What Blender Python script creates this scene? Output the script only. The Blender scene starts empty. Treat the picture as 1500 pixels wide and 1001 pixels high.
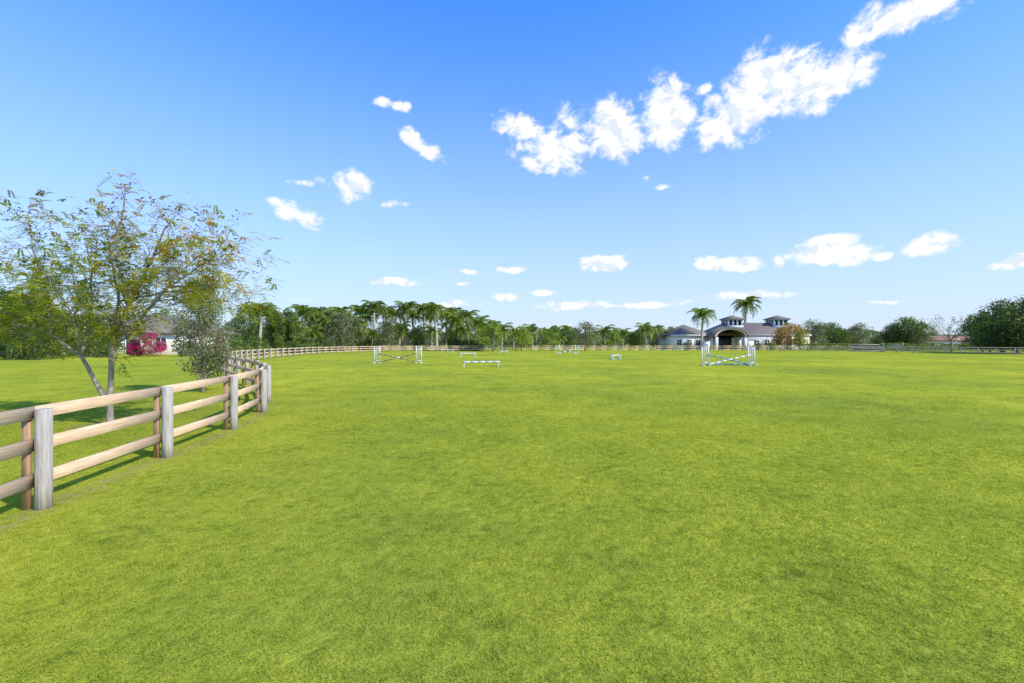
import bpy, math, random
import numpy as np
from mathutils import Vector, Matrix
R = random.Random(7)
rng = np.random.default_rng(11)
F = 667.0   # focal length in photo pixels, used only to convert measured bearings to metres
CAMH = 2.0
def BX(px, d): return (px-750.0)*d/F
def BZ(py, d): return CAMH + (502.0-py)*d/F
SUN_AZ, SUN_EL = math.radians(118), math.radians(38)
scene = bpy.context.scene

# ------------------------------------------------------------------ materials
def newmat(name):
    m = bpy.data.materials.new(name); m.use_nodes = True
    nt = m.node_tree
    for n in list(nt.nodes): nt.nodes.remove(n)
    return m, nt, nt.nodes, nt.links
def N(nt, t, **kw):
    n = nt.nodes.new(t)
    for k, v in kw.items(): setattr(n, k, v)
    return n
def ramp(nt, stops):
    n = nt.nodes.new('ShaderNodeValToRGB'); e = n.color_ramp.elements
    while len(e) > 1: e.remove(e[-1])
    e[0].position = stops[0][0]; e[0].color = (*stops[0][1], 1)
    for p, c in stops[1:]:
        x = e.new(p); x.color = (*c, 1)
    return n
def M(nt, op, a, b=None, c=None, clamp=False):
    n = nt.nodes.new('ShaderNodeMath'); n.operation = op; n.use_clamp = clamp
    for i, v in enumerate((a, b, c)):
        if v is None: continue
        if isinstance(v, (int, float)): n.inputs[i].default_value = v
        else: nt.links.new(v, n.inputs[i])
    return n.outputs[0]
def simple(name, c1, c2, scale=(1,1,1), nscale=4, rough=0.7, bump=0.0, detail=6):
    m, nt, ns, L = newmat(name)
    out = N(nt,'ShaderNodeOutputMaterial'); b = N(nt,'ShaderNodeBsdfPrincipled')
    L.new(b.outputs[0], out.inputs[0]); b.inputs['Roughness'].default_value = rough
    tc = N(nt,'ShaderNodeTexCoord'); mp = N(nt,'ShaderNodeMapping'); mp.inputs['Scale'].default_value = scale
    L.new(tc.outputs['Object'], mp.inputs[0])
    no = N(nt,'ShaderNodeTexNoise'); no.inputs['Scale'].default_value = nscale; no.inputs['Detail'].default_value = detail
    L.new(mp.outputs[0], no.inputs['Vector'])
    r = ramp(nt, [(0.3,c1),(0.7,c2)]); L.new(no.outputs[0], r.inputs[0]); L.new(r.outputs[0], b.inputs['Base Color'])
    if bump:
        bn = N(nt,'ShaderNodeBump'); bn.inputs['Strength'].default_value = bump; bn.inputs['Distance'].default_value = 0.01
        L.new(no.outputs[0], bn.inputs['Height']); L.new(bn.outputs[0], b.inputs['Normal'])
    return m
def leafmat(name, stops, trans=0.4, tboost=(1.3,1.35,0.8), objvar=0.25, gloss=0.03):
    m, nt, ns, L = newmat(name)
    out = N(nt,'ShaderNodeOutputMaterial')
    at = N(nt,'ShaderNodeAttribute'); at.attribute_name = 'rnd'
    v = at.outputs['Fac']
    if objvar:
        oi = N(nt,'ShaderNodeObjectInfo')
        v = M(nt,'ADD', v, M(nt,'MULTIPLY', M(nt,'SUBTRACT', oi.outputs['Random'], 0.5), objvar), clamp=True)
    r = ramp(nt, stops); L.new(v, r.inputs[0])
    d = N(nt,'ShaderNodeBsdfDiffuse'); t = N(nt,'ShaderNodeBsdfTranslucent')
    L.new(r.outputs[0], d.inputs[0])
    mx = N(nt,'ShaderNodeMix', data_type='RGBA', blend_type='MULTIPLY'); mx.inputs[0].default_value = 1
    L.new(r.outputs[0], mx.inputs[6]); mx.inputs[7].default_value = (*tboost,1)
    L.new(mx.outputs[2], t.inputs[0])
    ms = N(nt,'ShaderNodeMixShader'); ms.inputs[0].default_value = trans
    L.new(d.outputs[0], ms.inputs[1]); L.new(t.outputs[0], ms.inputs[2])
    if gloss:
        g = N(nt,'ShaderNodeBsdfGlossy'); g.inputs['Roughness'].default_value = 0.45; g.inputs[0].default_value=(1,1,1,1)
        m2 = N(nt,'ShaderNodeMixShader'); m2.inputs[0].default_value = gloss
        L.new(ms.outputs[0], m2.inputs[1]); L.new(g.outputs[0], m2.inputs[2]); L.new(m2.outputs[0], out.inputs[0])
    else: L.new(ms.outputs[0], out.inputs[0])
    return m

mat_rail = simple('rail_timber', (0.56,0.36,0.21), (0.80,0.58,0.38), (1.2,1.2,26), 2.2, 0.75, 0.5)
mat_post = simple('weathered_post', (0.28,0.25,0.21), (0.52,0.47,0.42), (22,22,1.6), 2.0, 0.85, 0.6)
mat_batten = simple('batten_timber', (0.32,0.18,0.09), (0.48,0.30,0.17), (20,20,1.5), 2.0, 0.8, 0.4)
mat_white = simple('white_paint', (0.66,0.66,0.66), (0.78,0.77,0.75), (1,1,1), 3, 0.5)
mat_blue = simple('blue_paint', (0.10,0.25,0.42), (0.14,0.32,0.5), (1,1,1), 3, 0.5)
mat_brownp = simple('brown_pole_paint', (0.25,0.13,0.07), (0.36,0.2,0.11), (1,1,1), 3, 0.6)
mat_wall = simple('stucco', (0.78,0.72,0.64), (0.84,0.79,0.72), (1,1,1), 0.6, 0.9)
mat_roof = simple('roof_tiles', (0.13,0.10,0.08), (0.25,0.205,0.17), (1,1,6), 2.5, 0.85, 0.6)
mat_trimb = simple('cupola_bluegrey', (0.48,0.54,0.56), (0.56,0.62,0.64), (1,1,1), 2, 0.7)
mat_dark = simple('dark_opening', (0.015,0.017,0.02), (0.04,0.04,0.045), (1,1,1), 1, 0.3)
mat_bark = simple('bark', (0.17,0.145,0.12), (0.36,0.32,0.27), (14,14,4), 1.6, 0.9, 0.8)
mat_twig = simple('twig_bark', (0.16,0.13,0.10), (0.30,0.25,0.20), (6,6,3), 2, 0.9)
mat_palmtrunk = simple('palm_trunk', (0.32,0.29,0.25), (0.50,0.46,0.40), (1,1,6), 2, 0.9)
mat_crownshaft = simple('crownshaft', (0.11,0.20,0.04), (0.17,0.28,0.06), (1,1,1), 2, 0.6)
mat_terracotta = simple('terracotta', (0.32,0.14,0.08), (0.42,0.2,0.12), (1,1,1), 3, 0.8)
mat_grey = simple('grey_metal', (0.2,0.21,0.22), (0.33,0.34,0.35), (1,1,1), 3, 0.6)

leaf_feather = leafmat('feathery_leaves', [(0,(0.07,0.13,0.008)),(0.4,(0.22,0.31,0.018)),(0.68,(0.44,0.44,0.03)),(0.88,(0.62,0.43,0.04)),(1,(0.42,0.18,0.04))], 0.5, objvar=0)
leaf_pod = leafmat('seed_pods', [(0,(0.03,0.015,0.012)),(1,(0.09,0.05,0.05))], 0.1, objvar=0)
leaf_olive = leafmat('olive_leaves', [(0,(0.06,0.08,0.025)),(0.6,(0.19,0.205,0.085)),(1,(0.33,0.32,0.17))], 0.4)
leaf_green = leafmat('green_leaves', [(0,(0.045,0.085,0.014)),(0.6,(0.15,0.215,0.028)),(1,(0.33,0.38,0.055))], 0.45)
leaf_lime = leafmat('lime_leaves', [(0,(0.09,0.17,0.012)),(0.6,(0.26,0.34,0.03)),(1,(0.46,0.47,0.06))], 0.45)
leaf_dark = leafmat('dark_leaves', [(0,(0.018,0.04,0.008)),(0.6,(0.065,0.105,0.016)),(1,(0.18,0.21,0.03))], 0.35)
leaf_orange = leafmat('autumn_leaves', [(0,(0.16,0.13,0.02)),(0.5,(0.42,0.27,0.06)),(1,(0.6,0.33,0.09))], 0.45, (1.2,1.1,0.8))
leaf_pink = leafmat('bougainvillea_bracts', [(0,(0.04,0.09,0.012)),(0.34,(0.05,0.10,0.02)),(0.40,(0.42,0.01,0.11)),(1,(0.75,0.02,0.22))], 0.4,(1.2,1,1.2),0)
leaf_palm = leafmat('palm_fronds', [(0,(0.07,0.11,0.014)),(0.6,(0.21,0.27,0.035)),(1,(0.42,0.44,0.08))], 0.4)
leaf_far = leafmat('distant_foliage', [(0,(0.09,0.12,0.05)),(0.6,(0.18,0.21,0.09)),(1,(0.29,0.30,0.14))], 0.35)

# ------------------------------------------------------------------ mesh helpers
class MB:
    def __init__(s): s.v=[]; s.f=[]; s.m=[]
    def add(s, vs, fs, mi=0):
        o=len(s.v); s.v += [tuple(x) for x in vs]
        for f in fs: s.f.append(tuple(o+i for i in f)); s.m.append(mi)
    def box(s, c, size, mi=0, ang=0.0, taper=1.0):
        hx,hy,hz = size[0]/2,size[1]/2,size[2]/2; ca,sa=math.cos(ang),math.sin(ang); vs=[]
        for z,t in ((-hz,1),(hz,taper)):
            for x,y in ((-hx,-hy),(hx,-hy),(hx,hy),(-hx,hy)):
                x*=t;y*=t
                vs.append((c[0]+x*ca-y*sa, c[1]+x*sa+y*ca, c[2]+z))
        s.add(vs,[(0,3,2,1),(4,5,6,7),(0,1,5,4),(1,2,6,5),(2,3,7,6),(3,0,4,7)],mi)
    def beam(s, a, b, w, h, mi=0, ch=0.0):
        a=Vector(a); b=Vector(b); d=(b-a).normalized()
        up=Vector((0,0,1)) if abs(d.z)<0.95 else Vector((0,1,0))
        sd=d.cross(up).normalized(); u=sd.cross(d).normalized()
        if ch>0:
            prof=[(-w/2+ch,-h/2),(w/2-ch,-h/2),(w/2,-h/2+ch),(w/2,h/2-ch),(w/2-ch,h/2),(-w/2+ch,h/2),(-w/2,h/2-ch),(-w/2,-h/2+ch)]
        else: prof=[(-w/2,-h/2),(w/2,-h/2),(w/2,h/2),(-w/2,h/2)]
        n=len(prof); vs=[a+sd*p[0]+u*p[1] for p in prof]+[b+sd*p[0]+u*p[1] for p in prof]
        s.add(vs,[tuple(range(n-1,-1,-1)),tuple(range(n,2*n))]+[(i,(i+1)%n,n+(i+1)%n,n+i) for i in range(n)],mi)
    def tube(s, pts, rad, n=6, mi=0, cap=True):
        pts=[Vector(p) for p in pts]; o=len(s.v); prev=None
        for i,p in enumerate(pts):
            d=(pts[min(i+1,len(pts)-1)]-pts[max(i-1,0)])
            d = d.normalized() if d.length>1e-9 else Vector((0,0,1))
            if prev is None:
                a=Vector((1,0,0)) if abs(d.x)<0.8 else Vector((0,1,0)); sd=d.cross(a).normalized()
            else: sd=(prev-d*prev.dot(d)).normalized()
            prev=sd; u=d.cross(sd)
            for k in range(n):
                t=2*math.pi*k/n; s.v.append(tuple(p+(sd*math.cos(t)+u*math.sin(t))*rad[i]))
        for i in range(len(pts)-1):
            for k in range(n):
                s.f.append((o+i*n+k,o+i*n+(k+1)%n,o+(i+1)*n+(k+1)%n,o+(i+1)*n+k)); s.m.append(mi)
        if cap:
            s.f.append(tuple(o+(len(pts)-1)*n+k for k in range(n))); s.m.append(mi)
            s.f.append(tuple(o+k for k in range(n-1,-1,-1))); s.m.append(mi)
def build(name, mb, mats, loc=(0,0,0), parent=None, smooth=False, leaves=None, leaf_mat=None, rot=0):
    """mb: MB ; leaves: list of (V [n,k,3], rnd[n], matindex)"""
    V=[np.array(mb.v,dtype=np.float32).reshape(-1,3)]; 
    ls=[np.array([len(f) for f in mb.f],dtype=np.int32)]
    li=[np.array([i for f in mb.f for i in f],dtype=np.int32)]
    mi=[np.array(mb.m,dtype=np.int32)]; rn=[np.full(len(mb.v),0.5,dtype=np.float32)]
    off=len(mb.v)
    for (LV,rnd,m) in (leaves or []):
        n,k,_=LV.shape
        V.append(LV.reshape(-1,3).astype(np.float32)); ls.append(np.full(n,k,dtype=np.int32))
        li.append((np.arange(n*k)+off).astype(np.int32)); off+=n*k
        mi.append(np.full(n,m,dtype=np.int32)); rn.append(np.repeat(rnd,k).astype(np.float32))
    V=np.concatenate(V); ls=np.concatenate(ls); li=np.concatenate(li); mi=np.concatenate(mi); rn=np.concatenate(rn)
    me=bpy.data.meshes.new(name); me.vertices.add(len(V)); me.vertices.foreach_set('co',V.ravel())
    me.loops.add(len(li)); me.loops.foreach_set('vertex_index',li)
    me.polygons.add(len(ls)); st=np.concatenate([[0],np.cumsum(ls)[:-1]]).astype(np.int32)
    me.polygons.foreach_set('loop_start',st); me.polygons.foreach_set('loop_total',ls)
    me.polygons.foreach_set('material_index',mi)
    if smooth: me.polygons.foreach_set('use_smooth',np.ones(len(ls),dtype=bool))
    for m in mats: me.materials.append(m)
    a=me.attributes.new('rnd','FLOAT','POINT'); a.data.foreach_set('value',rn)
    me.update(calc_edges=True); me.validate()
    return place(name, me, loc, rot, 1, parent)
def place(name, me, loc, rot=0, sc=1, parent=None):
    ob=bpy.data.objects.new(name, me); scene.collection.objects.link(ob)
    ob.location=loc; ob.rotation_euler=(0,0,rot); ob.scale=(sc,)*3 if not isinstance(sc,tuple) else sc
    if parent: ob.parent=parent
    return ob
def empty(name, loc=(0,0,0)):
    e=bpy.data.objects.new(name,None); scene.collection.objects.link(e); e.location=loc; return e
def quads(C, size, asp=0.5, rg=rng, flat=0.0):
    """random oriented pointed leaf quads at centres C"""
    n=len(C); a=rg.normal(size=(n,3)); 
    a[:,2]*=(1-flat); a/=np.linalg.norm(a,axis=1)[:,None]
    b=rg.normal(size=(n,3)); b-=a*(a*b).sum(1)[:,None]; b/=np.linalg.norm(b,axis=1)[:,None]
    s=(size*rg.uniform(0.6,1.35,n))[:,None]
    return np.stack([C-a*s*0.5, C+b*s*asp*0.5-a*s*0.05, C+a*s*0.5, C-b*s*asp*0.5-a*s*0.05],axis=1)

# ------------------------------------------------------------------ fence path
ctrl=[(-2.2,-6.2),(-3.0,-3.9),(-3.75,-1.6),(-4.4,0.7),(-5.05,3.1),(-5.66,5.5),(-6.01,7.94),(-6.42,10.5),(-7.15,13.1),(-8.35,15.6),(-10.4,18.8),(-13.3,22.5),(-17.0,27),(-20.6,32.5),(-24.2,39.5),(-27.8,49),(-31,62),(-33,78),(-31.5,92),(-25,102),(-12,106),(5,107),(25,107),(45,107),(60,106),(70,101),(76.5,90),(79.5,76),(80,60),(79,40),(77,20)]
def catmull(P, n=40):
    out=[]
    for i in range(1,len(P)-2):
        p0,p1,p2,p3=[Vector((*P[j],0)) for j in (i-1,i,i+1,i+2)]
        for k in range(n):
            t=k/n; out.append(0.5*((2*p1)+(-p0+p2)*t+(2*p0-5*p1+4*p2-p3)*t*t+(-p0+3*p1-3*p2+p3)*t**3))
    return out
dense=catmull(ctrl)
def resample(start, step):
    pts=[dense[start]]; acc=0
    for i in range(start+1,len(dense)):
        acc+=(dense[i]-dense[i-1]).length
        if acc>=step: pts.append(dense[i]); acc=0
    return pts
manual=[Vector((*ctrl[i],0)) for i in range(1,9)]
rest=resample(40*7,2.5)   # starts at ctrl[8]
posts=manual[:-1]+rest
fence=MB()
for i,p in enumerate(posts):
    if i==0: continue
    t=(posts[min(i+1,len(posts)-1)]-posts[i-1]).normalized(); nrm=Vector((-t.y,t.x,0))  # left = outside
    dist=p.length; n=20 if dist<20 else (10 if dist<45 else 6)
    lean=Vector((R.uniform(-.012,.012),R.uniform(-.012,.012),0)); r=0.082+R.uniform(-.005,.005); hh=1.22+R.uniform(-.025,.02)
    zs=[(-0.05,1.04),(0.3,1.0),(0.7,1.0),(hh-0.012,0.985),(hh,0.9)]
    fence.tube([p+lean*(z/1.2)+Vector((0,0,z)) for z,_ in zs],[r*k for _,k in zs],n,1)
    if dist<60:
        q=p+nrm*0.160+t*(-0.02)
        fence.beam(q+Vector((0,0,-0.03)),q+Vector((0,0,1.13)),0.085,0.045,2,0.004)
    if i<len(posts)-1:
        p2=posts[i+1]; t2=(posts[min(i+2,len(posts)-1)]-p).normalized(); n2=Vector((-t2.y,t2.x,0))
        for zc in (1.165,0.76,0.345):
            a=p+nrm*0.105+Vector((0,0,zc+R.uniform(-.012,.012))); b=p2+n2*0.105+Vector((0,0,zc+R.uniform(-.012,.012)))
            d=(b-a).normalized()
            fence.beam(a+d*0.006,b-d*0.006,0.042,0.15,0,0.006)
build('wooden_fence',fence,[mat_rail,mat_post,mat_batten])

# ------------------------------------------------------------------ ground
fp=np.array([(p.x,p.y) for p in dense])
def fdist(xy):
    out=np.full(len(xy),1e9)
    for s in range(0,len(xy),20000):
        c=xy[s:s+20000]; near=np.where(np.hypot(c[:,0],c[:,1])<60)[0]
        if len(near)==0: continue
        d=((c[near][:,None,:]-fp[None,:len(fp)*2//3:3,:])**2).sum(2)
        out[s+near]=np.sqrt(d.min(1))
    return out
def axis(lo,hi,fine,step):
    a=list(np.arange(-fine,fine+1e-6,step)); g=step
    x=a[-1]
    while x<hi: g*=1.25; x+=g; a.append(x)
    x=a[0]; g=step
    while x>lo: g*=1.25; x-=g; a.insert(0,x)
    return np.array(a)
ax=axis(-2500,2500,20,0.25); ay=axis(-2500,2500,20,0.25)
XX,YY=np.meshgrid(ax,ay); xy=np.stack([XX.ravel(),YY.ravel()],1)
nx,ny=len(ax),len(ay)
ii=(np.arange(ny-1)[:,None]*nx+np.arange(nx-1)[None,:]).ravel()
faces=np.stack([ii,ii+1,ii+nx+1,ii+nx],1)
me=bpy.data.meshes.new('ground'); me.vertices.add(len(xy))
co=np.zeros((len(xy),3),dtype=np.float32); co[:,:2]=xy
me.vertices.foreach_set('co',co.ravel()); me.loops.add(faces.size); me.loops.foreach_set('vertex_index',faces.ravel().astype(np.int32))
me.polygons.add(len(faces)); me.polygons.foreach_set('loop_start',(np.arange(len(faces))*4).astype(np.int32)); me.polygons.foreach_set('loop_total',np.full(len(faces),4,dtype=np.int32))
fd=fdist(xy); tr=np.hypot(xy[:,0]+9.8,xy[:,1]-11.1)
worn=np.clip(1-fd/0.42,0,1)*0.8; worn=np.maximum(worn,np.clip(1.35-tr/0.9,0,1))
a=me.attributes.new('worn','FLOAT','POINT'); a.data.foreach_set('value',worn.astype(np.float32))
me.update(calc_edges=True)
m,nt,ns,L=newmat('turf')
out=N(nt,'ShaderNodeOutputMaterial'); b=N(nt,'ShaderNodeBsdfDiffuse')
L.new(b.outputs[0],out.inputs[0])
tc=N(nt,'ShaderNodeTexCoord')
def noise(sc,det=5,rough=0.55,scale3=None):
    n=N(nt,'ShaderNodeTexNoise'); n.inputs['Scale'].default_value=sc; n.inputs['Detail'].default_value=det; n.inputs['Roughness'].default_value=rough
    L.new(tc.outputs['Object'],n.inputs['Vector']); return n.outputs[0]
n1=noise(0.11,6,0.6); n2=noise(0.9,5,0.6); n3=noise(6,6,0.72); n4=noise(60,2,0.7)
r1=ramp(nt,[(0.32,(0.26,0.305,0.042)),(0.5,(0.36,0.385,0.036)),(0.68,(0.46,0.455,0.042))]); L.new(n1,r1.inputs[0])
v=M(nt,'ADD',M(nt,'MULTIPLY',n2,0.25),M(nt,'ADD',M(nt,'MULTIPLY',n3,0.5),M(nt,'MULTIPLY',n4,0.25)))
r2=ramp(nt,[(0.38,(0.32,0.40,0.35)),(0.48,(0.85,0.88,0.85)),(0.53,(1.0,1.0,1.0)),(0.62,(1.25,1.2,1.25))]); L.new(v,r2.inputs[0])  # random turf mottling; dark end also paints the self-shadow of grass tufts
mx=N(nt,'ShaderNodeMix',data_type='RGBA',blend_type='MULTIPLY'); mx.inputs[0].default_value=1
L.new(r1.outputs[0],mx.inputs[6]); L.new(r2.outputs[0],mx.inputs[7])
at=N(nt,'ShaderNodeAttribute'); at.attribute_name='worn'
wm=M(nt,'MULTIPLY_ADD',M(nt,'SUBTRACT',n3,0.5),2.2,M(nt,'MULTIPLY',at.outputs['Fac'],1.0))
wmr=N(nt,'ShaderNodeMapRange',interpolation_type='SMOOTHSTEP'); wmr.inputs[1].default_value=0.35; wmr.inputs[2].default_value=0.8; L.new(wm,wmr.inputs[0])
wfac=M(nt,'MULTIPLY',wmr.outputs[0],M(nt,'GREATER_THAN',at.outputs['Fac'],0.01))
mx2=N(nt,'ShaderNodeMix',data_type='RGBA'); L.new(M(nt,'MULTIPLY',wfac,0.65),mx2.inputs[0]); L.new(mx.outputs[2],mx2.inputs[6]); mx2.inputs[7].default_value=(0.30,0.23,0.12,1)
L.new(mx2.outputs[2],b.inputs[0])
bp=N(nt,'ShaderNodeBump'); bp.inputs['Strength'].default_value=0.8; bp.inputs['Distance'].default_value=0.07
L.new(M(nt,'ADD',n3,M(nt,'MULTIPLY',n2,1.0)),bp.inputs['Height']); L.new(bp.outputs[0],b.inputs['Normal'])
me.materials.append(m)
place('ground',me,(0,0,0))

# grass blades near the viewpoint (one mesh)
grass_mat=leafmat('grass_blades',[(0,(0.17,0.225,0.045)),(0.4,(0.33,0.38,0.05)),(0.8,(0.50,0.50,0.07)),(1,(0.66,0.58,0.24))],0.45,(1.15,1.15,0.5),0,0)
NB=640000
u=rng.uniform(0,1,NB); d=((u*(26**0.8-2.2**0.8))+2.2**0.8)**(1/0.8)
az=rng.uniform(-1.02,1.02,NB); gx=d*np.sin(az); gy=d*np.cos(az)
gxy=np.stack([gx,gy],1)
def vnoise(x,y,s,seed):
    g=np.random.default_rng(seed).uniform(0,1,(256,256)); x=x*s; y=y*s
    xi=np.floor(x).astype(int); yi=np.floor(y).astype(int); fx=x-xi; fy=y-yi; fx=fx*fx*(3-2*fx); fy=fy*fy*(3-2*fy)
    G=lambda i,j: g[i%256,j%256]
    return (G(xi,yi)*(1-fx)+G(xi+1,yi)*fx)*(1-fy)+(G(xi,yi+1)*(1-fx)+G(xi+1,yi+1)*fx)*fy
cl=0.5*vnoise(gx,gy,9,1)+0.3*vnoise(gx,gy,3,2)+0.2*vnoise(gx,gy,0.7,3)
fdg=fdist(gxy); keep=rng.uniform(0,1,NB)<np.clip(fdg/0.35+0.25,0,1)*np.clip(0.3+cl*1.3,0,1)*np.clip((26-d)/14,0,1)
gx,gy,d,cl=gx[keep],gy[keep],d[keep],cl[keep]; n=len(gx)
h=(0.008+0.022*cl)*rng.uniform(0.6,1.4,n); w=0.0024*np.sqrt(d/2.5)*rng.uniform(0.7,1.3,n)
th=rng.uniform(0,2*np.pi,n); lx=rng.normal(0,0.6,n)*h; ly=rng.normal(0,0.6,n)*h
B=np.stack([gx,gy,np.zeros(n)],1); W=np.stack([np.cos(th)*w,np.sin(th)*w,np.zeros(n)],1)
T=B+np.stack([lx,ly,h],1)
LV=np.stack([B-W,B+W,T],1)
rnd=np.clip(0.03+0.4*vnoise(gx,gy,0.35,5)+rng.normal(0,0.16,n)+0.42*cl,0,1)
build('grass',MB(),[grass_mat],leaves=[(LV,rnd,0)])

# ------------------------------------------------------------------ trees
def grow(mb, ends, p, d, length, rad, lvl, maxl, mi=0, up=0.15, spread=0.7, rr=R, jit=0.18, taper=0.45, sides=None):
    nseg=4; pts=[p.copy()]; rads=[rad]; q=p.copy(); dd=d.copy()
    for k in range(nseg):
        dd=(dd+Vector((rr.gauss(0,jit),rr.gauss(0,jit),rr.gauss(0,jit)*0.7+up*0.3))).normalized()
        q=q+dd*length/nseg; pts.append(q.copy()); rads.append(rad*(1-(1-taper)*(k+1)/nseg))
    mb.tube(pts,rads,sides or (7 if lvl==0 else 5 if lvl<2 else 3),mi,cap=False)
    if lvl>=maxl:
        ends.extend([(pts[i],dd) for i in range(1,nseg+1)]); return
    for c in range(rr.randint(3,4)):
        i=rr.randint(1,nseg) if c else nseg
        ax=dd.orthogonal().normalized(); ax.rotate(Matrix.Rotation(rr.uniform(0,6.28),3,dd))
        nd=(dd+ax*rr.uniform(spread*0.6,spread*1.3)+Vector((0,0,up))).normalized()
        grow(mb,ends,pts[i],nd,length*rr.uniform(0.55,0.8),rads[i]*0.62,lvl+1,maxl,mi,up,spread,rr,jit,taper)

# --- feathery tree in the foreground
def feathery_tree():
    S=60.0; rr=random.Random(5); mb=MB(); ends=[]
    P=lambda x,y,dep=0: Vector(((x-163)/S,dep,(622-y)/S))
    limbs=[([(163,626,0),(162,560,0),(163,505,0.02),(182,450,.1),(205,395,.2),(228,330,.3)],0.075,0.02),
     ([(163,505,.02),(220,468,-.3),(275,425,-.6),(345,385,-.8)],0.045,0.012),
     ([(164,500,0),(160,440,.3),(140,385,.5),(125,335,.6)],0.045,0.012),
     ([(182,450,.1),(180,380,-.3),(208,305,-.5)],0.035,0.01),
     ([(220,468,-.3),(262,395,0.1),(300,345,.5)],0.03,0.01),
     ([(275,425,-.6),(320,420,-.2),(365,430,.1)],0.022,0.008),
     ([(162,592,0),(146,565,-.05),(128,522,-.15),(92,490,-.3),(45,462,-.5),(-10,430,-.8)],0.062,0.015),
     ([(92,490,-.3),(68,425,0),(30,360,.3),(10,315,.5)],0.04,0.01),
     ([(128,522,-.15),(112,455,.4),(92,390,.8),(70,345,1.0)],0.04,0.01),
     ([(45,462,-.5),(5,400,-.9),(-40,360,-1.2)],0.03,0.01),
     ([(112,455,.4),(60,440,1.0),(10,410,1.5)],0.028,0.01),
     ([(160,440,.3),(210,420,1.0),(260,400,1.6)],0.028,0.01),
     ([(128,522,-.15),(150,460,-.8),(150,400,-1.5)],0.03,0.01)]
    tw=[]
    for pts,r0,r1 in limbs:
        V=[P(*p) for p in pts]; V2=[]
        for i in range(len(V)-1):
            for k in range(3):
                t=k/3; q=V[i].lerp(V[i+1],t)+Vector((rr.gauss(0,.012),rr.gauss(0,.012),0)); V2.append(q)
        V2.append(V[-1]); nn=len(V2); rad=[r0+(r1-r0)*(i/(nn-1))**0.8 for i in range(nn)]
        if r0>0.07: rad[0]*=1.3
        mb.tube(V2,rad,9 if r0>0.05 else 6,0,cap=False)
        for i in range(nn):
            if V2[i].z<2.0 and not(V2[i].z>1.6 and rr.random()<.3): continue
            fr=i/(nn-1)
            for c in range(3 if fr>0.4 else 1):
                d=(V2[min(i+1,nn-1)]-V2[max(i-1,0)]).normalized()
                side=Vector((rr.gauss(0,1),rr.gauss(0,1),rr.gauss(0.15,.6))).normalized()
                grow(mb,tw,V2[i],(d*0.5+side).normalized(),rr.uniform(0.45,0.85),rad[i]*0.45,0,1,1,0.1,0.8,rr,0.22)
    # compound leaves
    LV=[];RN=[];PV=[]
    for (p,d) in tw:
        z=p.z; xr=p.x
        # foliage denser low/left, thinner at top
        dens=0.8 if z<3.9 else (0.6 if z<4.6 else 0.36)
        if xr<-0.2 and z<4.2: dens+=0.3
        if rr.random()<0.35: dens*=0.2
        for rep in range(4):
            if rr.random()>dens*0.58: continue
            base=p+Vector((rr.gauss(0,.07),rr.gauss(0,.07),rr.gauss(0,.06)))
            fd_=(d*0.4+Vector((rr.gauss(0,.7),rr.gauss(0,.7),rr.gauss(-0.1,.4)))).normalized()
            ln=rr.uniform(0.2,0.36); sd=fd_.cross(Vector((0,0,1))); 
            if sd.length<.1: continue
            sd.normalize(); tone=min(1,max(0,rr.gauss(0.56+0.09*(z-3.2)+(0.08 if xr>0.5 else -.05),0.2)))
            for k in range(8):
                t=(k+1)/8; q=base+fd_*ln*t+Vector((0,0,-0.09*t*t))
                for s in (-1,1):
                    l=sd*s*(0.085*(1-0.5*t)); wv=fd_*0.016; dz=Vector((0,0,-0.012+rr.gauss(0,.008)))
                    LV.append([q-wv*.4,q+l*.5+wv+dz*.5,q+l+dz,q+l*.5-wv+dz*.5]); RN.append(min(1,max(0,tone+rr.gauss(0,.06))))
        if z>3.7 and rr.random()<0.2:
            for k in range(3):
                q=p+Vector((rr.gauss(0,.06),rr.gauss(0,.06),rr.gauss(-.03,.05))); PV.append(q)
    LV=np.array([[tuple(v) for v in q] for q in LV]); RN=np.array(RN)
    PVq=quads(np.array([tuple(p) for p in PV]),0.09,0.35)
    print('feathery leaves',len(LV),'pods',len(PV))
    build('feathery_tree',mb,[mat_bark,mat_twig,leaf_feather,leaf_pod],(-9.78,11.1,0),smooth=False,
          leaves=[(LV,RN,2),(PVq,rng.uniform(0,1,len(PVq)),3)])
feathery_tree()

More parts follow.
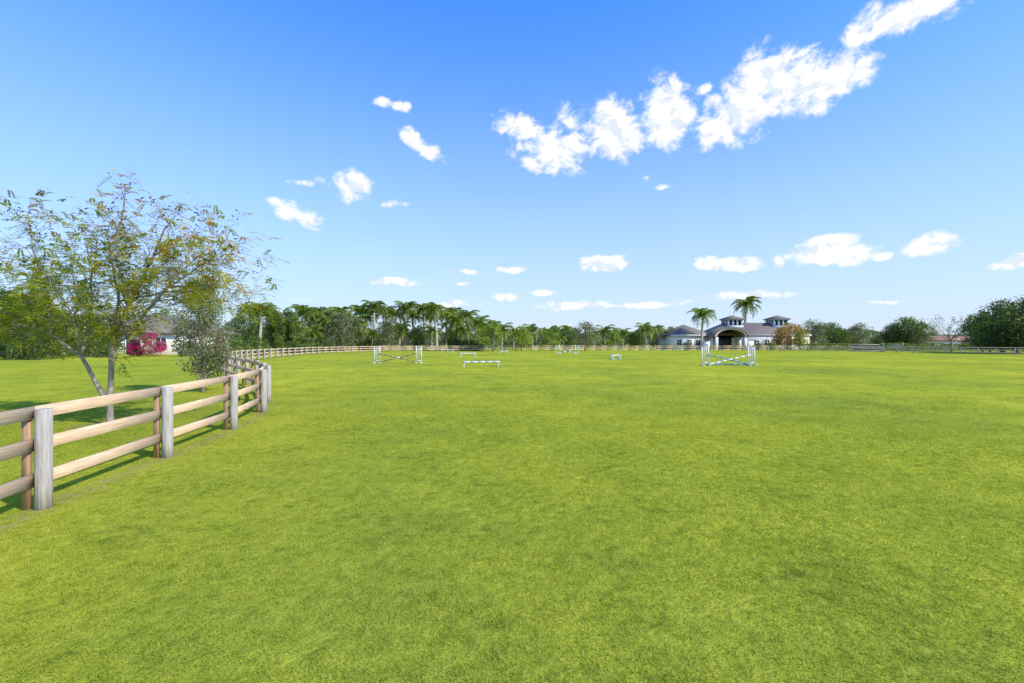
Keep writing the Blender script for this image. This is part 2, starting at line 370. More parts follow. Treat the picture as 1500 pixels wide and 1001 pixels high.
def leafy(name, seed, height, cr, cz0, trunk_h, nclump, leafn, lsize, lmat, csh=1.0, trunk_r=0.12, shape='round', openness=0.0):
    """tree: trunk, limbs reaching clumps, crown of leaf clumps"""
    rr=random.Random(seed); rg=np.random.default_rng(seed); mb=MB(); L_=[];RN=[]
    top=height; ch=(top-cz0)
    mb.tube([(0,0,-0.05),(rr.gauss(0,.05),rr.gauss(0,.05),trunk_h*.5),(rr.gauss(0,.1),rr.gauss(0,.1),trunk_h),(0,0,cz0+ch*0.6)],[trunk_r*1.25,trunk_r,trunk_r*.85,trunk_r*.3],7,0)
    for c in range(nclump):
        t=(c+0.5)/nclump; z=cz0+ch*(0.08+0.86*t)
        if shape=='round': prof=math.sqrt(max(0.05,1-(2*t-0.9)**2))
        elif shape=='cone': prof=max(0.12,(1-t)**0.75*1.0 if t>0.25 else 0.55+1.0*t)
        else: prof=0.85-0.6*max(0,t-0.6)/0.4
        a=rr.uniform(0,6.28); r=cr*prof*math.sqrt(rr.uniform(0.05,1))*0.8
        c0=np.array([r*math.cos(a),r*math.sin(a),z]); cs=(cr*0.42*rr.uniform(0.6,1.25)) if shape!='column' else cr*0.6
        mb.tube([(0,0,max(trunk_h*0.8,z-ch*0.35)),(c0[0]*.5,c0[1]*.5,z-ch*0.12),tuple(c0)],[trunk_r*.45,trunk_r*.28,trunk_r*.08],4,0,cap=False)
        v=rg.normal(size=(leafn,3)); v/=np.linalg.norm(v,axis=1)[:,None]; rad=rg.uniform(0.35,1.0,leafn)**0.6*(1+rg.normal(0,0.14,leafn))
        C=c0+v*(cs*rad)[:,None]*np.array([1,1,0.75*csh]); C[:,2]=np.maximum(C[:,2],0.05)
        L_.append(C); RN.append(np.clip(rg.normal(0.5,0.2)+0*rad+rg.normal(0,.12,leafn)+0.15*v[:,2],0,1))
    C=np.concatenate(L_); RN=np.concatenate(RN)
    k=rg.uniform(0,1,len(C))>openness; C=C[k];RN=RN[k]
    return build(name,mb,[mat_bark,lmat],leaves=[(quads(C,lsize,0.55,rg),RN,1)])

# olive tree standing behind the feathery tree, right by the fence
t=leafy('olive_tree',21,4.75,1.15,0.55,0.8,50,230,0.085,leaf_olive,1.25,0.06,'round',0.1); t.location=(BX(296,18.3),18.3,0)

def palm_mesh(name, seed, th, flen, nfr=18, tr=0.2, drop=1.0):
    rr=random.Random(seed); rg=np.random.default_rng(seed); mb=MB(); LV=[];RN=[]
    bend=Vector((rr.gauss(0,.25),rr.gauss(0,.25),0))
    zs=[0,0.08,0.3,0.55,0.8,1.0]; rs=[1.5,1.15,1.05,1.12,0.9,0.75]
    mb.tube([Vector((0,0,th*z))+bend*z*z for z in zs],[tr*r for r in rs],9,0)
    top=Vector((0,0,th))+bend
    mb.tube([top-Vector((0,0,.05)),top+Vector((0,0,.5)),top+Vector((0,0,1.1))],[tr*.8,tr*.85,tr*.35],8,1)
    o=top+Vector((0,0,1.0))
    for i in range(nfr):
        az=i*2.399+rr.uniform(-.2,.2); e=math.radians(80-100*(i/nfr)*drop+rr.uniform(-8,8)); L0=flen*rr.uniform(.85,1.1)
        p=o.copy(); pts=[p.copy()]; ns_=12; tone=rr.gauss(0.5,.2)
        for k in range(ns_):
            p=p+Vector((math.cos(az)*math.cos(e),math.sin(az)*math.cos(e),math.sin(e)))*L0/ns_; pts.append(p.copy()); e-=math.radians(8+3.5*k/ns_)
        mb.tube(pts,[0.045*(1-.8*k/ns_) for k in range(ns_+1)],3,1,cap=False)
        for k in range(1,ns_+1):
            for sub in (0,.5):
                q=pts[k-1].lerp(pts[k],sub+.3); dv=(pts[k]-pts[k-1]).normalized()
                sd=dv.cross(Vector((0,0,1)));
                if sd.length<.05: sd=Vector((math.sin(az),-math.cos(az),0))
                sd.normalize(); ll=flen*0.25*math.sin(math.pi*(0.12+0.83*k/ns_))**.6
                for s in (-1,1):
                    dr=(sd*s+dv*0.65+Vector((0,0,rr.uniform(-.65,.15)))).normalized()
                    tip=q+dr*ll+Vector((0,0,-ll*.2)); wv=dv*0.05*flen/3
                    LV.append([tuple(q-wv),tuple(q+wv),tuple(q+dr*ll*.6+wv),tuple(tip)]); RN.append(min(1,max(0,tone+rr.gauss(0,.1))))
    ob=build(name,mb,[mat_palmtrunk,mat_crownshaft,leaf_palm],leaves=[(np.array(LV),np.array(RN),2)])
    return ob
protoP=[palm_mesh('palm_tree',1,8.0,3.7,20,.26),palm_mesh('palm_tree',2,6.4,3.6,20,.24),palm_mesh('palm_tree',3,3.2,3.5,20,0.18),palm_mesh('palm_tree',4,7.2,3.8,22,0.26,0.9)]
pl=[(366,446,102,3),(380,441,98,1),(392,450,104,3),(443,445,100,1),(456,452,104,3),(468,452,110,2),(482,456,104,2),(497,449,112,3),(517,459,108,2),(534,454,115,1),(548,439,112,0),(561,448,118,3),(594,440,112,0),(608,452,120,1),(621,445,118,3),(640,443,108,0),(653,452,116,1),(668,456,112,2),(688,453,120,1),(700,462,116,2),(712,468,124,2),
 (735,472,130,2),(752,478,140,2),(780,474,128,2),(806,478,130,2),(829,476,138,1),(886,475,128,2),(912,480,135,2),(947,472,126,2),(963,476,140,1),(980,481,132,2),(1028,450,122,1),(1090,435,135,0),(1222,480,150,2),(1430,462,120,1),
 (410,466,90,2),(430,470,92,2),(585,470,110,2),(632,474,110,2),(675,474,110,2),(573,472,112,2),(545,480,110,2),(510,476,108,2),(455,474,100,2),(765,486,124,2),(820,488,122,2),(870,486,124,2),
 (527,446,124,3),(580,452,124,3),(632,458,124,3),(472,450,120,3),(724,470,134,3),(662,450,126,3)]
hts=[]
bpy.context.view_layer.update()
for o in protoP: hts.append(max(v[2] for v in o.bound_box))
used=[False]*4
for px,ty,dd,vi in pl:
    H=BZ(ty,dd); sc=H/hts[vi]; loc=(BX(px,dd),dd,0)
    if not used[vi]: o=protoP[vi]; used[vi]=True; o.location=loc; o.scale=(sc,)*3; o.rotation_euler[2]=R.uniform(0,6.28)
    else: place('palm_tree',protoP[vi].data,loc,R.uniform(0,6.28),sc)

# broadleaf prototypes (meshes reused)
def reuse(proto,name,px,ty,dd,h,wid=1.0):
    H=BZ(ty,dd); s=H/h; ob=proto['ob']
    if not proto['used']:
        proto['used']=True; ob.location=(BX(px,dd),dd,0); ob.scale=(s*wid,s*wid,s); ob.rotation_euler[2]=R.uniform(0,6.28); ob.name=name
    else: place(name,ob.data,(BX(px,dd),dd,0),R.uniform(0,6.28),(s*wid,s*wid,s))
PR={}
def proto(k,*a,**kw): PR[k]=dict(ob=leafy(*a,**kw),used=False,h=a[2])
proto('round','broadleaf_tree',31,7,3.4,1.2,1.8,34,150,0.30,leaf_green,1,0.16,'round',0.1)
proto('olive','grey_leaf_tree',32,7,3.2,1.0,1.6,34,130,0.26,leaf_olive,1,0.14,'round',0.15)
proto('lime','young_shade_tree',33,5,2.3,0.9,1.3,26,110,0.24,leaf_lime,1,0.1)
proto('dark','ficus_tree',34,8,5,0.5,1.5,50,200,0.32,leaf_dark,1,0.25)
proto('col','columnar_tree',35,8,1.1,0.2,1.0,26,120,0.26,leaf_green,1.3,0.12,'column')
proto('shrub','shrub',36,2.4,1.7,0.1,0.4,20,90,0.2,leaf_green,0.9,0.05)
proto('orange','autumn_tree',37,6,3.4,1.0,1.4,26,110,0.3,leaf_orange,1,0.12,'round',0.15)
names={'round':'broadleaf_tree','olive':'grey_leaf_tree','lime':'young_shade_tree','dark':'ficus_tree','col':'columnar_tree','shrub':'shrub','orange':'autumn_tree'}
bl=[('col',396,452,88,1.3),('col',408,456,87,1.2),('col',420,452,89,1.4),('col',432,462,88,1.2),('round',352,462,95,0.9),('round',378,470,100,0.9),
 ('olive',503,460,103,1.35),('olive',570,468,106,1.0),('round',470,478,104,0.9),('round',525,484,110,.9),('round',610,482,112,.9),('olive',590,480,118,1),('round',660,482,118,.9),
 ('lime',722,474,104,1.25),('lime',764,478,106,1.1),('lime',708,482,112,1.1),('olive',857,472,110,1.25),('lime',806,486,112,1.1),('round',835,484,124,1.1),('lime',900,484,124,1.2),('round',930,486,130,1.2),('olive',962,482,130,1),
 ('orange',1157,474,118,1.15),('orange',1140,482,120,0.9),('lime',1172,482,116,0.9),('olive',1190,470,140,1.3),('round',1217,474,145,1.1),('olive',1260,474,140,1.1),('round',1240,486,150,1.4),('round',1330,466,120,1.3),('dark',1312,476,122,0.8),('olive',1352,476,118,1.0),
 ('dark',1468,445,86,0.85),('dark',1510,440,80,1.0),('dark',1440,460,92,0.7),('round',1490,470,82,1),('round',1450,474,84,1.1),('dark',1290,492,150,1.2),
 ('dark',10,430,66,1.0),('round',70,445,64,1.1),('round',125,460,68,0.9),('round',300,462,98,0.9),('dark',-60,420,64,1.2),('olive',40,470,60,1.2),('lime',100,478,60,1),
 ('shrub',345,492,64,1.2),('shrub',376,494,70,1.2),('shrub',160,494,62,1.1),('shrub',128,500,62,1.1),('shrub',275,500,66,1.3),
 ('shrub',440,494,82,1.5),('shrub',470,494,90,1.6),('shrub',500,496,104,1.6),('shrub',540,497,112,1.8),('shrub',1005,502,112,1),('shrub',1110,503,114,1),('shrub',1130,502,112,1)]
for k,px,ty,dd,w in bl: reuse(PR[k],names[k],px,ty,dd,PR[k]['h'],w)

# bare spreading tree at right
mb=MB(); en=[]; rr=random.Random(77)
mb.tube([(0,0,-.05),(0.03,0,.9),(0,0,1.8)],[.22,.17,.15],7,0)
for c in range(7):
    a=c*0.9; grow(mb,en,Vector((0,0,1.6+.1*c)),Vector((math.cos(a)*.8,math.sin(a)*.8,.9)).normalized(),2.6,.09,0,2,0,.1,.6,rr)
C=np.array([tuple(p) for p,_ in en]); C=np.repeat(C,4,axis=0)+rng.normal(0,.17,(len(C)*4,3))
ob=build('sparse_tree',mb,[mat_twig,leaf_dark],leaves=[(quads(C,0.18,.6),rng.uniform(0,.6,len(C)),1)])
hz=max(v[2] for v in ob.bound_box); s=BZ(456,100)/hz; ob.location=(BX(1394,100),100,0); ob.scale=(s,s,s)

# hedges and masses
def mass(name, boxes, dens, ls, lmat, seed=3):
    rg=np.random.default_rng(seed); Cs=[]
    for (x0,x1,y0,y1,h) in boxes:
        vol=(x1-x0)*(y1-y0)+(x1-x0+y1-y0)*2*h; n=int(vol*dens)
        x=rg.uniform(x0,x1,n); y=rg.uniform(y0,y1,n); z=rg.uniform(0,1,n)
        k=rg.integers(0,4,n); y=np.where(k==0,y0+rg.exponential(.15,n),y); y=np.where(k==1,y1-rg.exponential(.15,n),y); z=np.where(k==2,1-rg.exponential(.05,n),z)
        hh=h*(0.88+0.2*vnoise(x,y,0.35,seed)+0.08*vnoise(x,y,1.5,seed+1))
        y=y+0.35*(vnoise(x,z*3,1.1,seed+2)-.5)
        Cs.append(np.stack([x,y,np.clip(z,0,1)*hh],1))
    C=np.concatenate(Cs); rn=np.clip(0.25+0.5*vnoise(C[:,0]+C[:,1],C[:,2],0.9,seed+4)+rg.normal(0,.14,len(C)),0,1)
    build(name,MB(),[lmat],leaves=[(quads(C,ls,.6,rg),rn,0)])
mass('hedge',[(-66,BX(72,53),52,55,BZ(480,53)*0.95)],110,0.17,leaf_dark,3)
mass('hedge',[(BX(655,108),BX(706,108),109,111,2.6)],80,0.3,leaf_dark,9)
mass('hedge',[(BX(1180,112),BX(1500,112),113,115,1.7)],40,0.3,leaf_green,12)
# bougainvillea
def boug(px,dd,r,h,seed):
    o=leafy('bougainvillea',seed,h,r,0.1,0.4,24,150,0.17,leaf_pink,0.9,0.05); o.location=(BX(px,dd),dd,0)
boug(222,66,2.1,3.4,51); boug(322,64,1.0,2.9,52); boug(198,65,1.2,2.0,53)
# distant tree line
rg=np.random.default_rng(5); n=60000
a=rg.uniform(-1.25,1.25,n); dist=rg.uniform(190,235,n)
hp=3.2+5.0*vnoise(a*40+50,dist*0,0.55,21)+2.5*vnoise(a*150+50,dist*0,0.6,22)
z=hp*rg.uniform(0,1,n)**0.7
C=np.stack([dist*np.tan(np.clip(a,-1.2,1.2))*0.8,dist,z],1)
rn=np.clip(0.2+0.55*vnoise(C[:,0],C[:,2]*1.5,0.25,8)+rg.normal(0,.12,n),0,1)
build('distant_tree_line',MB(),[leaf_far],leaves=[(quads(C,1.1,.7,rg),rn,0)])

# ------------------------------------------------------------------ buildings
def hip(mb,x0,x1,y0,y1,z0,z1,ov=0.6,mi=0,th=0.22):
    x0-=ov;x1+=ov;y0-=ov;y1+=ov; w=min(x1-x0,y1-y0)/2
    if x1-x0>=y1-y0: r=[(x0+w,(y0+y1)/2,z1),(x1-w,(y0+y1)/2,z1)]; fs=[(4,5,9,8),(5,6,9),(6,7,8,9),(7,4,8)]
    else: r=[((x0+x1)/2,y0+w,z1),((x0+x1)/2,y1-w,z1)]; fs=[(4,5,8),(5,6,9,8),(6,7,9),(7,4,8,9)]
    vs=[(x0,y0,z0),(x1,y0,z0),(x1,y1,z0),(x0,y1,z0),(x0,y0,z0+th),(x1,y0,z0+th),(x1,y1,z0+th),(x0,y1,z0+th)]+r
    mb.add(vs,[(3,2,1,0),(0,1,5,4),(1,2,6,5),(2,3,7,6),(3,0,4,7)]+fs,mi)
def window(fr,gl,x,y,z,w,h,ny=-1):
    gl.box((x,y+ny*0.02,z),(w,0.06,h))
    t=.12
    fr.box((x,y+ny*.06,z+h/2+t/2),(w+2*t,.14,t)); fr.box((x,y+ny*.08,z-h/2-t/2),(w+2.6*t,.2,t))
    fr.box((x-w/2-t/2,y+ny*.06,z),(t,.14,h)); fr.box((x+w/2+t/2,y+ny*.06,z),(t,.14,h))
    fr.box((x,y+ny*.06,z),(.07,.08,h)); fr.box((x,y+ny*.057,z),(w,.07,.06))
def cupola(wl,rf,dk,x,y,z,w,h):
    wl.box((x,y,z+h*.1),(w*1.05,w*1.05,h*.2))
    dk.box((x,y,z+h*.42),(w*.8,w*.8,h*.44))
    for sx in (-1,-.33,.33,1):
        for sy in (-1,1):
            wl.box((x+sx*w*.44,y+sy*w*.44,z+h*.42),(w*.1,w*.1,h*.44))
            if abs(sx)<1: wl.box((x+sy*w*.44,y+sx*w*.44,z+h*.42),(w*.1,w*.1,h*.44))
    wl.box((x,y,z+h*.68),(w*1.12,w*1.12,h*.08)); hip(rf,x-w*.5,x+w*.5,y-w*.5,y+w*.5,z+h*.725,z+h*1.05,w*.12,0,.06)
D=125; st=empty('horse_stable',(0,0,0))
wl,rf,fr,gl,cp,cr_=MB(),MB(),MB(),MB(),MB(),MB()
xa,xb,xc,xd=BX(984,D),BX(1036,D),BX(1082,D),BX(1186,D)
wl.box(((xa+xb)/2,D+6,1.95),(xb-xa,12,3.9)); wl.box(((xb+xc)/2,D+7,2.3),(xc-xb-.01,12,4.6)); wl.box(((xc+xd)/2,D+6,1.95),(xd-xc,12,3.9))
hip(rf,xa,xb+1,D,D+12,3.9,BZ(476,D+6),.45); hip(rf,xb+1.5,xd,D+.3,D+12.4,3.95,BZ(473,D+6),.45)
for x in (xa+2,xa+4.8,xa+7.2): window(fr,gl,x,D,2.0,1.2,1.5)
for i in range(6): 
    x=xc+1.9+i*2.95; window(fr,gl,x,D,2.0,1.25,1.5) if i%3!=1 else (gl.box((x,D-.02,1.25),(1.6,.06,2.5)),fr.box((x-.9,D-.05,1.3),(.18,.14,2.6)),fr.box((x+.9,D-.05,1.3),(.18,.14,2.6)),fr.box((x,D-.05,2.7),(2.0,.14,.2)))
# fascia boards
fr.box(((xa+xb)/2+.5,D-.48,3.98),(xb-xa+1.9,.06,.3)); fr.box(((xc+xd)/2+.6,D-.2,4.02),(xd-xc-.2,.06,.3))
# arched entrance: barrel roof over a white arch
cx=(xb+xc)/2; hw=(xc-xb)/2; zb=3.4
def arch(mb,ro,ri,y0,y1,mi=0,el=0.54,z0=zb,n=20,legs=False):
    vs=[]
    for k in range(n+1):
        t=math.pi*k/n
        for r in (ro,ri):
            for y in (y0,y1): vs.append((cx+r*math.cos(t),y,z0+r*math.sin(t)*el))
    fs=[]
    for k in range(n):
        a=4*k;b_=a+4; fs+=[(a,a+1,b_+1,b_),(a+2,b_+2,b_+3,a+3),(a,b_,b_+2,a+2),(a+1,a+3,b_+3,b_+1)]
    fs+=[(0,2,3,1),(4*n,4*n+1,4*n+3,4*n+2)]; mb.add(vs,fs,mi)
arch(rf,hw+.5,hw-.05,D-5,D+2); arch(fr,hw-.06,hw-.45,D-4.9,D-4.5)
for s in (-1,1):
    for yy in (D-4.5,D-1.5): fr.box((cx+s*(hw-.5),yy,1.7),(.75,.6,3.4))
    wl.box((cx+s*(hw+1.6),D-3,1.2),(2.0,.3,2.4))
gl.box((cx,D-.1+.95,2.0),(hw*1.3,.1,4.0))
arch(gl,hw-.6,.1,D+.8,D+.95)
for px in (1072,1138): cupola(cp,rf,gl,BX(px,D+6),D+6,BZ(481,D+6),4.3,BZ(463,D+6)-BZ(481,D+6))
for nm,mbx,mt in (('walls',wl,mat_wall),('roof',rf,mat_roof),('trim',fr,mat_white),('windows_and_doors',gl,mat_dark),('cupolas',cp,mat_trimb)):
    build(nm,mbx,[mt],parent=st)

D2=76; hs=empty('estate_house',(0,0,0)); wl,rf,fr,gl,cp=MB(),MB(),MB(),MB(),MB()
x0,x1=-105,BX(262,D2)
wl.box(((x0+x1)/2,D2+8,1.75),(x1-x0,16,3.5)); hip(rf,x0,x1,D2,D2+16,3.5,7.2,.6)
cupola(cp,rf,gl,BX(45,D2+8),D2+8,6.6,3.0,4.4)
for i in range(7):
    x=x1-3-i*4.6
    if i in (0,3): window(fr,gl,x,D2,1.9,1.8,1.7)
    else:
        gl.box((x,D2-.02,1.25),(2.4,.06,2.5)); fr.box((x-1.3,D2-.05,1.3),(.2,.16,2.6)); fr.box((x+1.3,D2-.05,1.3),(.2,.16,2.6)); fr.box((x,D2-.05,2.72),(2.8,.16,.22))
for i in range(7): fr.tube([(x1-14-i*2.3,D2-3,0),(x1-14-i*2.3,D2-3,3.0)],[.26,.22],10)
fr.box((x1-21,D2-3,3.2),(16,.6,.4)); hip(rf,x1-29,x1-13,D2-3.4,D2-1.2,3.41,4.4,.3)
for nm,mbx,mt in (('walls',wl,mat_wall),('roof',rf,mat_roof),('trim_and_columns',fr,mat_white),('windows_and_doors',gl,mat_dark),('cupola',cp,mat_trimb)):
    build(nm,mbx,[mt],parent=hs)

# low buildings far right
lb=MB(); 
lb.box((BX(1385,150),152,1.3),(26,8,2.6),0); hip(lb,BX(1385,150)-13,BX(1385,150)+13,148,156,2.6,4.2,.6,1)
build('low_barn',lb,[mat_wall,mat_terracotta])
lb=MB(); lb.box((BX(1475,130),132,1.1),(16,6,2.2),0); hip(lb,BX(1475,130)-8,BX(1475,130)+8,129,135,2.2,3.6,.5,1)
build('low_barn',lb,[mat_wall,mat_terracotta])

# ------------------------------------------------------------------ jumps
def pole(mb,a,b,r,mats,nb=7):
    a=Vector(a);b=Vector(b)
    for i in range(nb):
        p=a.lerp(b,i/nb);q=a.lerp(b,(i+1)/nb); mb.tube([p,q],[r,r],10,mats[i%len(mats)])
def wing(mb,x,w,h,s):
    # ladder-type wing standing along x, s = outward direction
    for k,hh in ((0,h),(s*w,h*0.93)):
        mb.beam((x+k,0,0.04),(x+k,0,hh),.07,.07,0,.008)
        mb.beam((x+k,-.35,.045),(x+k,.35,.045),.09,.09,0,.008)
    for z in (.25,h*.88): mb.beam((x+s*.05,0,z),(x+s*(w-.05),0,z),.04,.07,0)
    for i in range(1,3): mb.beam((x+s*w*i/3,0,.25),(x+s*w*i/3,0,h*.88),.025,.035,0)
def jump(px,base_d,width,h,poles,rot=0.05,w=.6):
    mb=MB(); hw=width/2
    wing(mb,-hw+w,w,h,-1); wing(mb,hw-w,w,h,1); L0=hw-w-.02
    for (za,zb,y,ms) in poles: pole(mb,(-L0-.12,y,za),(L0+.12,y,zb),.05,ms)
    return build('show_jump',mb,[mat_white,mat_blue,mat_brownp],(BX(px,base_d),base_d,0),rot=rot)
jump(583,44,4.5,1.68,[(.95,.1,-.1,(2,)),(.1,.95,-.22,(2,2,2,0,2,2,2))],.03,.5)
jump(1067,39.5,4.6,1.72,[(.95,.1,-.1,(1,)),(.1,.95,-.22,(0,)),(.12,.12,.12,(1,))],.02,.55)
jump(831,80,4.1,1.6,[(.8,.1,-.1,(0,1)),(.1,.8,-.22,(0,2))],.1,.6)
def cav(px,d,w,h,rot):
    mb=MB(); pole(mb,(-w/2,0,h-.06),(w/2,0,h-.06),.055,(0,),5)
    for s in (-1,1):
        mb.beam((s*w*.46,-.3,.03),(s*w*.46,.3,h-.02),.07,.07,0); mb.beam((s*w*.46+.075,.3,.03),(s*w*.46+.075,-.3,h-.02),.07,.07,0)
        mb.beam((s*w*.46,-.33,.035),(s*w*.46,.33,.035),.068,.068,0)
    build('cavaletti',mb,[mat_white],(BX(px,d),d,0),rot=rot)
cav(705,37.5,3.05,.47,.02); cav(902,54,2.6,.55,1.0); cav(685,64,2.2,.55,.3); cav(655,85,2.2,.7,.1); cav(738,82,1.4,.5,.2)

# bleacher and gate (just inside the far fence)
mb=MB(); d=98
for i in range(4):
    mb.box((0,.55*i,.35+.4*i),(5.8,.34,.06),2); mb.box((0,.3+.55*i-.28,.18+.4*i),(5.8,.05,.24),0 if i%2 else 2)
for x in (-2.9,-1,1,2.9):
    mb.beam((x,-.1,0),(x,1.7,1.55),.07,.1,1)
    for i in range(4): mb.beam((x,.55*i,0),(x,.55*i,.32+.4*i),.07,.07,1)
build('bleacher',mb,[mat_brownp,mat_grey,mat_white],(BX(1273,d),d,0),rot=-.15)
mb=MB()
for x in (-1.8,1.8): mb.tube([(x,0,0),(x,0,2.0)],[.1,.1],8,0)
for z in (.25,.6,.95,1.3,1.6): mb.beam((-1.7,0,z),(1.7,0,z),.05,.06,0)
mb.beam((-1.65,.04,.25),(1.65,.04,1.6),.04,.06,0)
build('paddock_gate',mb,[mat_grey],(BX(1308,97),97,0),rot=-.2)

# ------------------------------------------------------------------ sky
w=bpy.data.worlds.new('World'); scene.world=w; w.use_nodes=True; nt=w.node_tree
for n_ in list(nt.nodes): nt.nodes.remove(n_)
L=nt.links
out=N(nt,'ShaderNodeOutputWorld'); bg=N(nt,'ShaderNodeBackground'); bg.inputs[1].default_value=0.15; L.new(bg.outputs[0],out.inputs[0])
sky=N(nt,'ShaderNodeTexSky'); sky.sky_type='NISHITA'; sky.sun_disc=False; sky.sun_elevation=SUN_EL; sky.sun_rotation=SUN_AZ
sky.air_density=1.0; sky.dust_density=0.6; sky.ozone_density=2.0
gm=N(nt,'ShaderNodeGamma'); gm.inputs[1].default_value=0.78; L.new(sky.outputs[0],gm.inputs[0])
tn=N(nt,'ShaderNodeMix',data_type='RGBA',blend_type='MULTIPLY'); tn.inputs[0].default_value=1; L.new(gm.outputs[0],tn.inputs[6]); tn.inputs[7].default_value=(0.58,1.55,3.15,1)
tc=N(nt,'ShaderNodeTexCoord'); sp=N(nt,'ShaderNodeSeparateXYZ'); L.new(tc.outputs['Generated'],sp.inputs[0])
X,Y,Z=sp.outputs
AZ=M(nt,'ARCTAN2',X,Y); EL=M(nt,'ARCSINE',Z)
cb=N(nt,'ShaderNodeCombineXYZ'); L.new(AZ,cb.inputs[0]); L.new(EL,cb.inputs[1])
# low-altitude haze
hz_=M(nt,'POWER',M(nt,'SUBTRACT',1.0,M(nt,'MULTIPLY',EL,1/0.68),clamp=True),1.7)
hm=N(nt,'ShaderNodeMix',data_type='RGBA'); L.new(M(nt,'MULTIPLY',hz_,0.97),hm.inputs[0]); L.new(tn.outputs[2],hm.inputs[6]); hm.inputs[7].default_value=(5.0,5.65,6.3,1)
# domain warp
nw=N(nt,'ShaderNodeTexNoise'); nw.inputs['Scale'].default_value=9; nw.inputs['Detail'].default_value=3; L.new(cb.outputs[0],nw.inputs['Vector'])
wa=N(nt,'ShaderNodeVectorMath',operation='MULTIPLY_ADD'); L.new(nw.outputs['Color'],wa.inputs[0]); wa.inputs[1].default_value=(0.04,0.03,0); L.new(cb.outputs[0],wa.inputs[2])
clouds=[(1085,160,48,48,0,1),(1118,112,48,42,0,1),(1170,125,66,46,0,1),(1235,108,54,32,15,1),(1052,192,36,26,0,.95),(1190,165,22,10,0,.6),(980,165,43,53,0,1),(1040,130,16,9,0,.6),
(898,192,36,46,0,1),(812,222,56,34,0,.9),(765,190,42,20,-15,.9),(842,175,22,34,0,.6),(620,212,36,15,-25,.85),(592,156,18,8,0,.7),(560,148,13,8,0,.6),
(518,275,32,22,0,.75),(438,315,36,15,-20,.85),(440,267,20,6,0,.5),(575,298,26,6,0,.5),(403,293,13,6,0,.6),(480,272,20,7,-20,.5),
(1345,15,95,32,8,.95),(1265,42,34,24,40,.75),(1215,370,72,17,0,1),(1225,354,40,15,0,1),(1362,358,38,16,10,1),(1292,374,16,7,0,.8),(1065,388,50,12,0,1),(1135,384,12,12,0,.6),(882,386,40,13,0,1),(1482,381,32,10,10,1),
(752,394,24,6,0,.9),(684,400,18,5,0,.8),(578,415,42,6,0,.8),(740,436,20,6,0,.8),(803,430,22,5,0,.8),(845,448,55,6,0,.9),(1090,436,72,7,0,.8),(660,445,40,5,0,.7),(960,445,60,5,0,.7),
(675,418,14,4,0,.6),(1295,442,34,4,0,.6),(945,260,11,10,0,.5),(973,274,14,5,0,.5),(440,440,30,5,0,.6)]
acc=0.0
for (px,py,rx,ry,rot,st_) in clouds:
    u_=(px-750)/F; v_=(502-py)/F; az_=math.atan(u_); el_=math.atan(v_*math.cos(az_))
    c2=math.cos(az_)**2; rx_=rx/F*c2; ry_=ry/F*math.cos(az_)*math.cos(el_)**2*1.0
    sx,sy=1/(rx_*1.4),1/(ry_*1.4); cxx,cyy=az_+0.02,el_+0.015
    if rot:
        sb=N(nt,'ShaderNodeVectorMath',operation='SUBTRACT'); L.new(wa.outputs[0],sb.inputs[0]); sb.inputs[1].default_value=(cxx,cyy,0)
        vr=N(nt,'ShaderNodeVectorRotate',rotation_type='Z_AXIS'); L.new(sb.outputs[0],vr.inputs['Vector']); vr.inputs['Angle'].default_value=-math.radians(rot)
        ml=N(nt,'ShaderNodeVectorMath',operation='MULTIPLY'); L.new(vr.outputs[0],ml.inputs[0]); ml.inputs[1].default_value=(sx,sy,0)
    else:
        ml=N(nt,'ShaderNodeVectorMath',operation='MULTIPLY_ADD'); L.new(wa.outputs[0],ml.inputs[0]); ml.inputs[1].default_value=(sx,sy,0); ml.inputs[2].default_value=(-cxx*sx,-cyy*sy,0)
    ln=N(nt,'ShaderNodeVectorMath',operation='LENGTH'); L.new(ml.outputs[0],ln.inputs[0])
    acc=M(nt,'MAXIMUM',M(nt,'MULTIPLY_ADD',ln.outputs['Value'],-st_,st_),acc)
def cn(off):
    mp=N(nt,'ShaderNodeVectorMath',operation='MULTIPLY_ADD'); L.new(cb.outputs[0],mp.inputs[0]); mp.inputs[1].default_value=(1,1.3,1); mp.inputs[2].default_value=off
    n_=N(nt,'ShaderNodeTexNoise'); n_.inputs['Scale'].default_value=24; n_.inputs['Detail'].default_value=8; n_.inputs['Roughness'].default_value=0.64; n_.inputs['Distortion'].default_value=0.3
    L.new(mp.outputs[0],n_.inputs['Vector']); return n_.outputs[0]
na=cn((0,0,0)); nb_=cn((0.012,0.014,0))
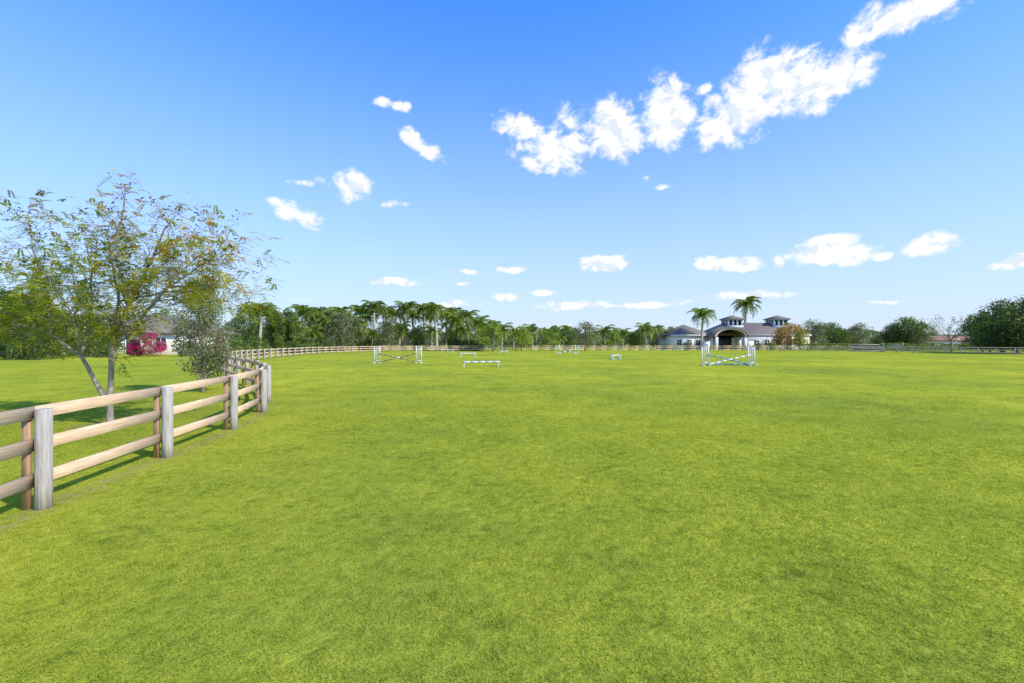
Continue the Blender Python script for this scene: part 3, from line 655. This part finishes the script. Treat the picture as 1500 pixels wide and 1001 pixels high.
dn=M(nt,'ADD',acc,M(nt,'MULTIPLY',M(nt,'SUBTRACT',na,0.5),1.7))
mr=N(nt,'ShaderNodeMapRange',interpolation_type='SMOOTHSTEP'); mr.inputs[1].default_value=0.12; mr.inputs[2].default_value=0.58; L.new(dn,mr.inputs[0])
edge=M(nt,'MULTIPLY',acc,5.0,clamp=True)
alpha=M(nt,'MULTIPLY',M(nt,'MULTIPLY',mr.outputs[0],edge),0.98)
sh=M(nt,'MULTIPLY_ADD',M(nt,'SUBTRACT',na,nb_),9.0,0.7,clamp=True)  # cloud shading painted into the colour from noise offset towards the sun
cr2=ramp(nt,[(0.0,(0.76,0.84,0.93)),(0.6,(0.96,0.98,1.0)),(1,(1,1,1))]); L.new(sh,cr2.inputs[0])
cm=N(nt,'ShaderNodeVectorMath',operation='SCALE'); L.new(cr2.outputs[0],cm.inputs[0]); cm.inputs['Scale'].default_value=7.0
mx=N(nt,'ShaderNodeMix',data_type='RGBA'); L.new(alpha,mx.inputs[0]); L.new(hm.outputs[2],mx.inputs[6]); L.new(cm.outputs[0],mx.inputs[7])
L.new(mx.outputs[2],bg.inputs[0])
try: w.cycles.sampling_method='NONE'
except Exception as e: print(e)

sd=bpy.data.lights.new('sun','SUN'); sd.energy=5.0; sd.angle=math.radians(0.5); sd.color=(1,0.93,0.81)
so=bpy.data.objects.new('sun',sd); scene.collection.objects.link(so)
s=Vector((math.sin(SUN_AZ)*math.cos(SUN_EL),math.cos(SUN_AZ)*math.cos(SUN_EL),math.sin(SUN_EL)))
so.rotation_euler=s.to_track_quat('Z','Y').to_euler(); so.location=s*100

# ------------------------------------------------------------------ camera
cd=bpy.data.cameras.new('camera'); co_=bpy.data.objects.new('camera',cd); scene.collection.objects.link(co_)
cd.sensor_width=36; cd.lens=16.0; cd.clip_end=6000; cd.clip_start=0.05; cd.shift_y=0.001
co_.location=(0,0,CAMH); co_.rotation_euler=(math.radians(90),0,0); scene.camera=co_
scene.view_settings.view_transform='Standard'; scene.view_settings.look='None'; scene.view_settings.exposure=0
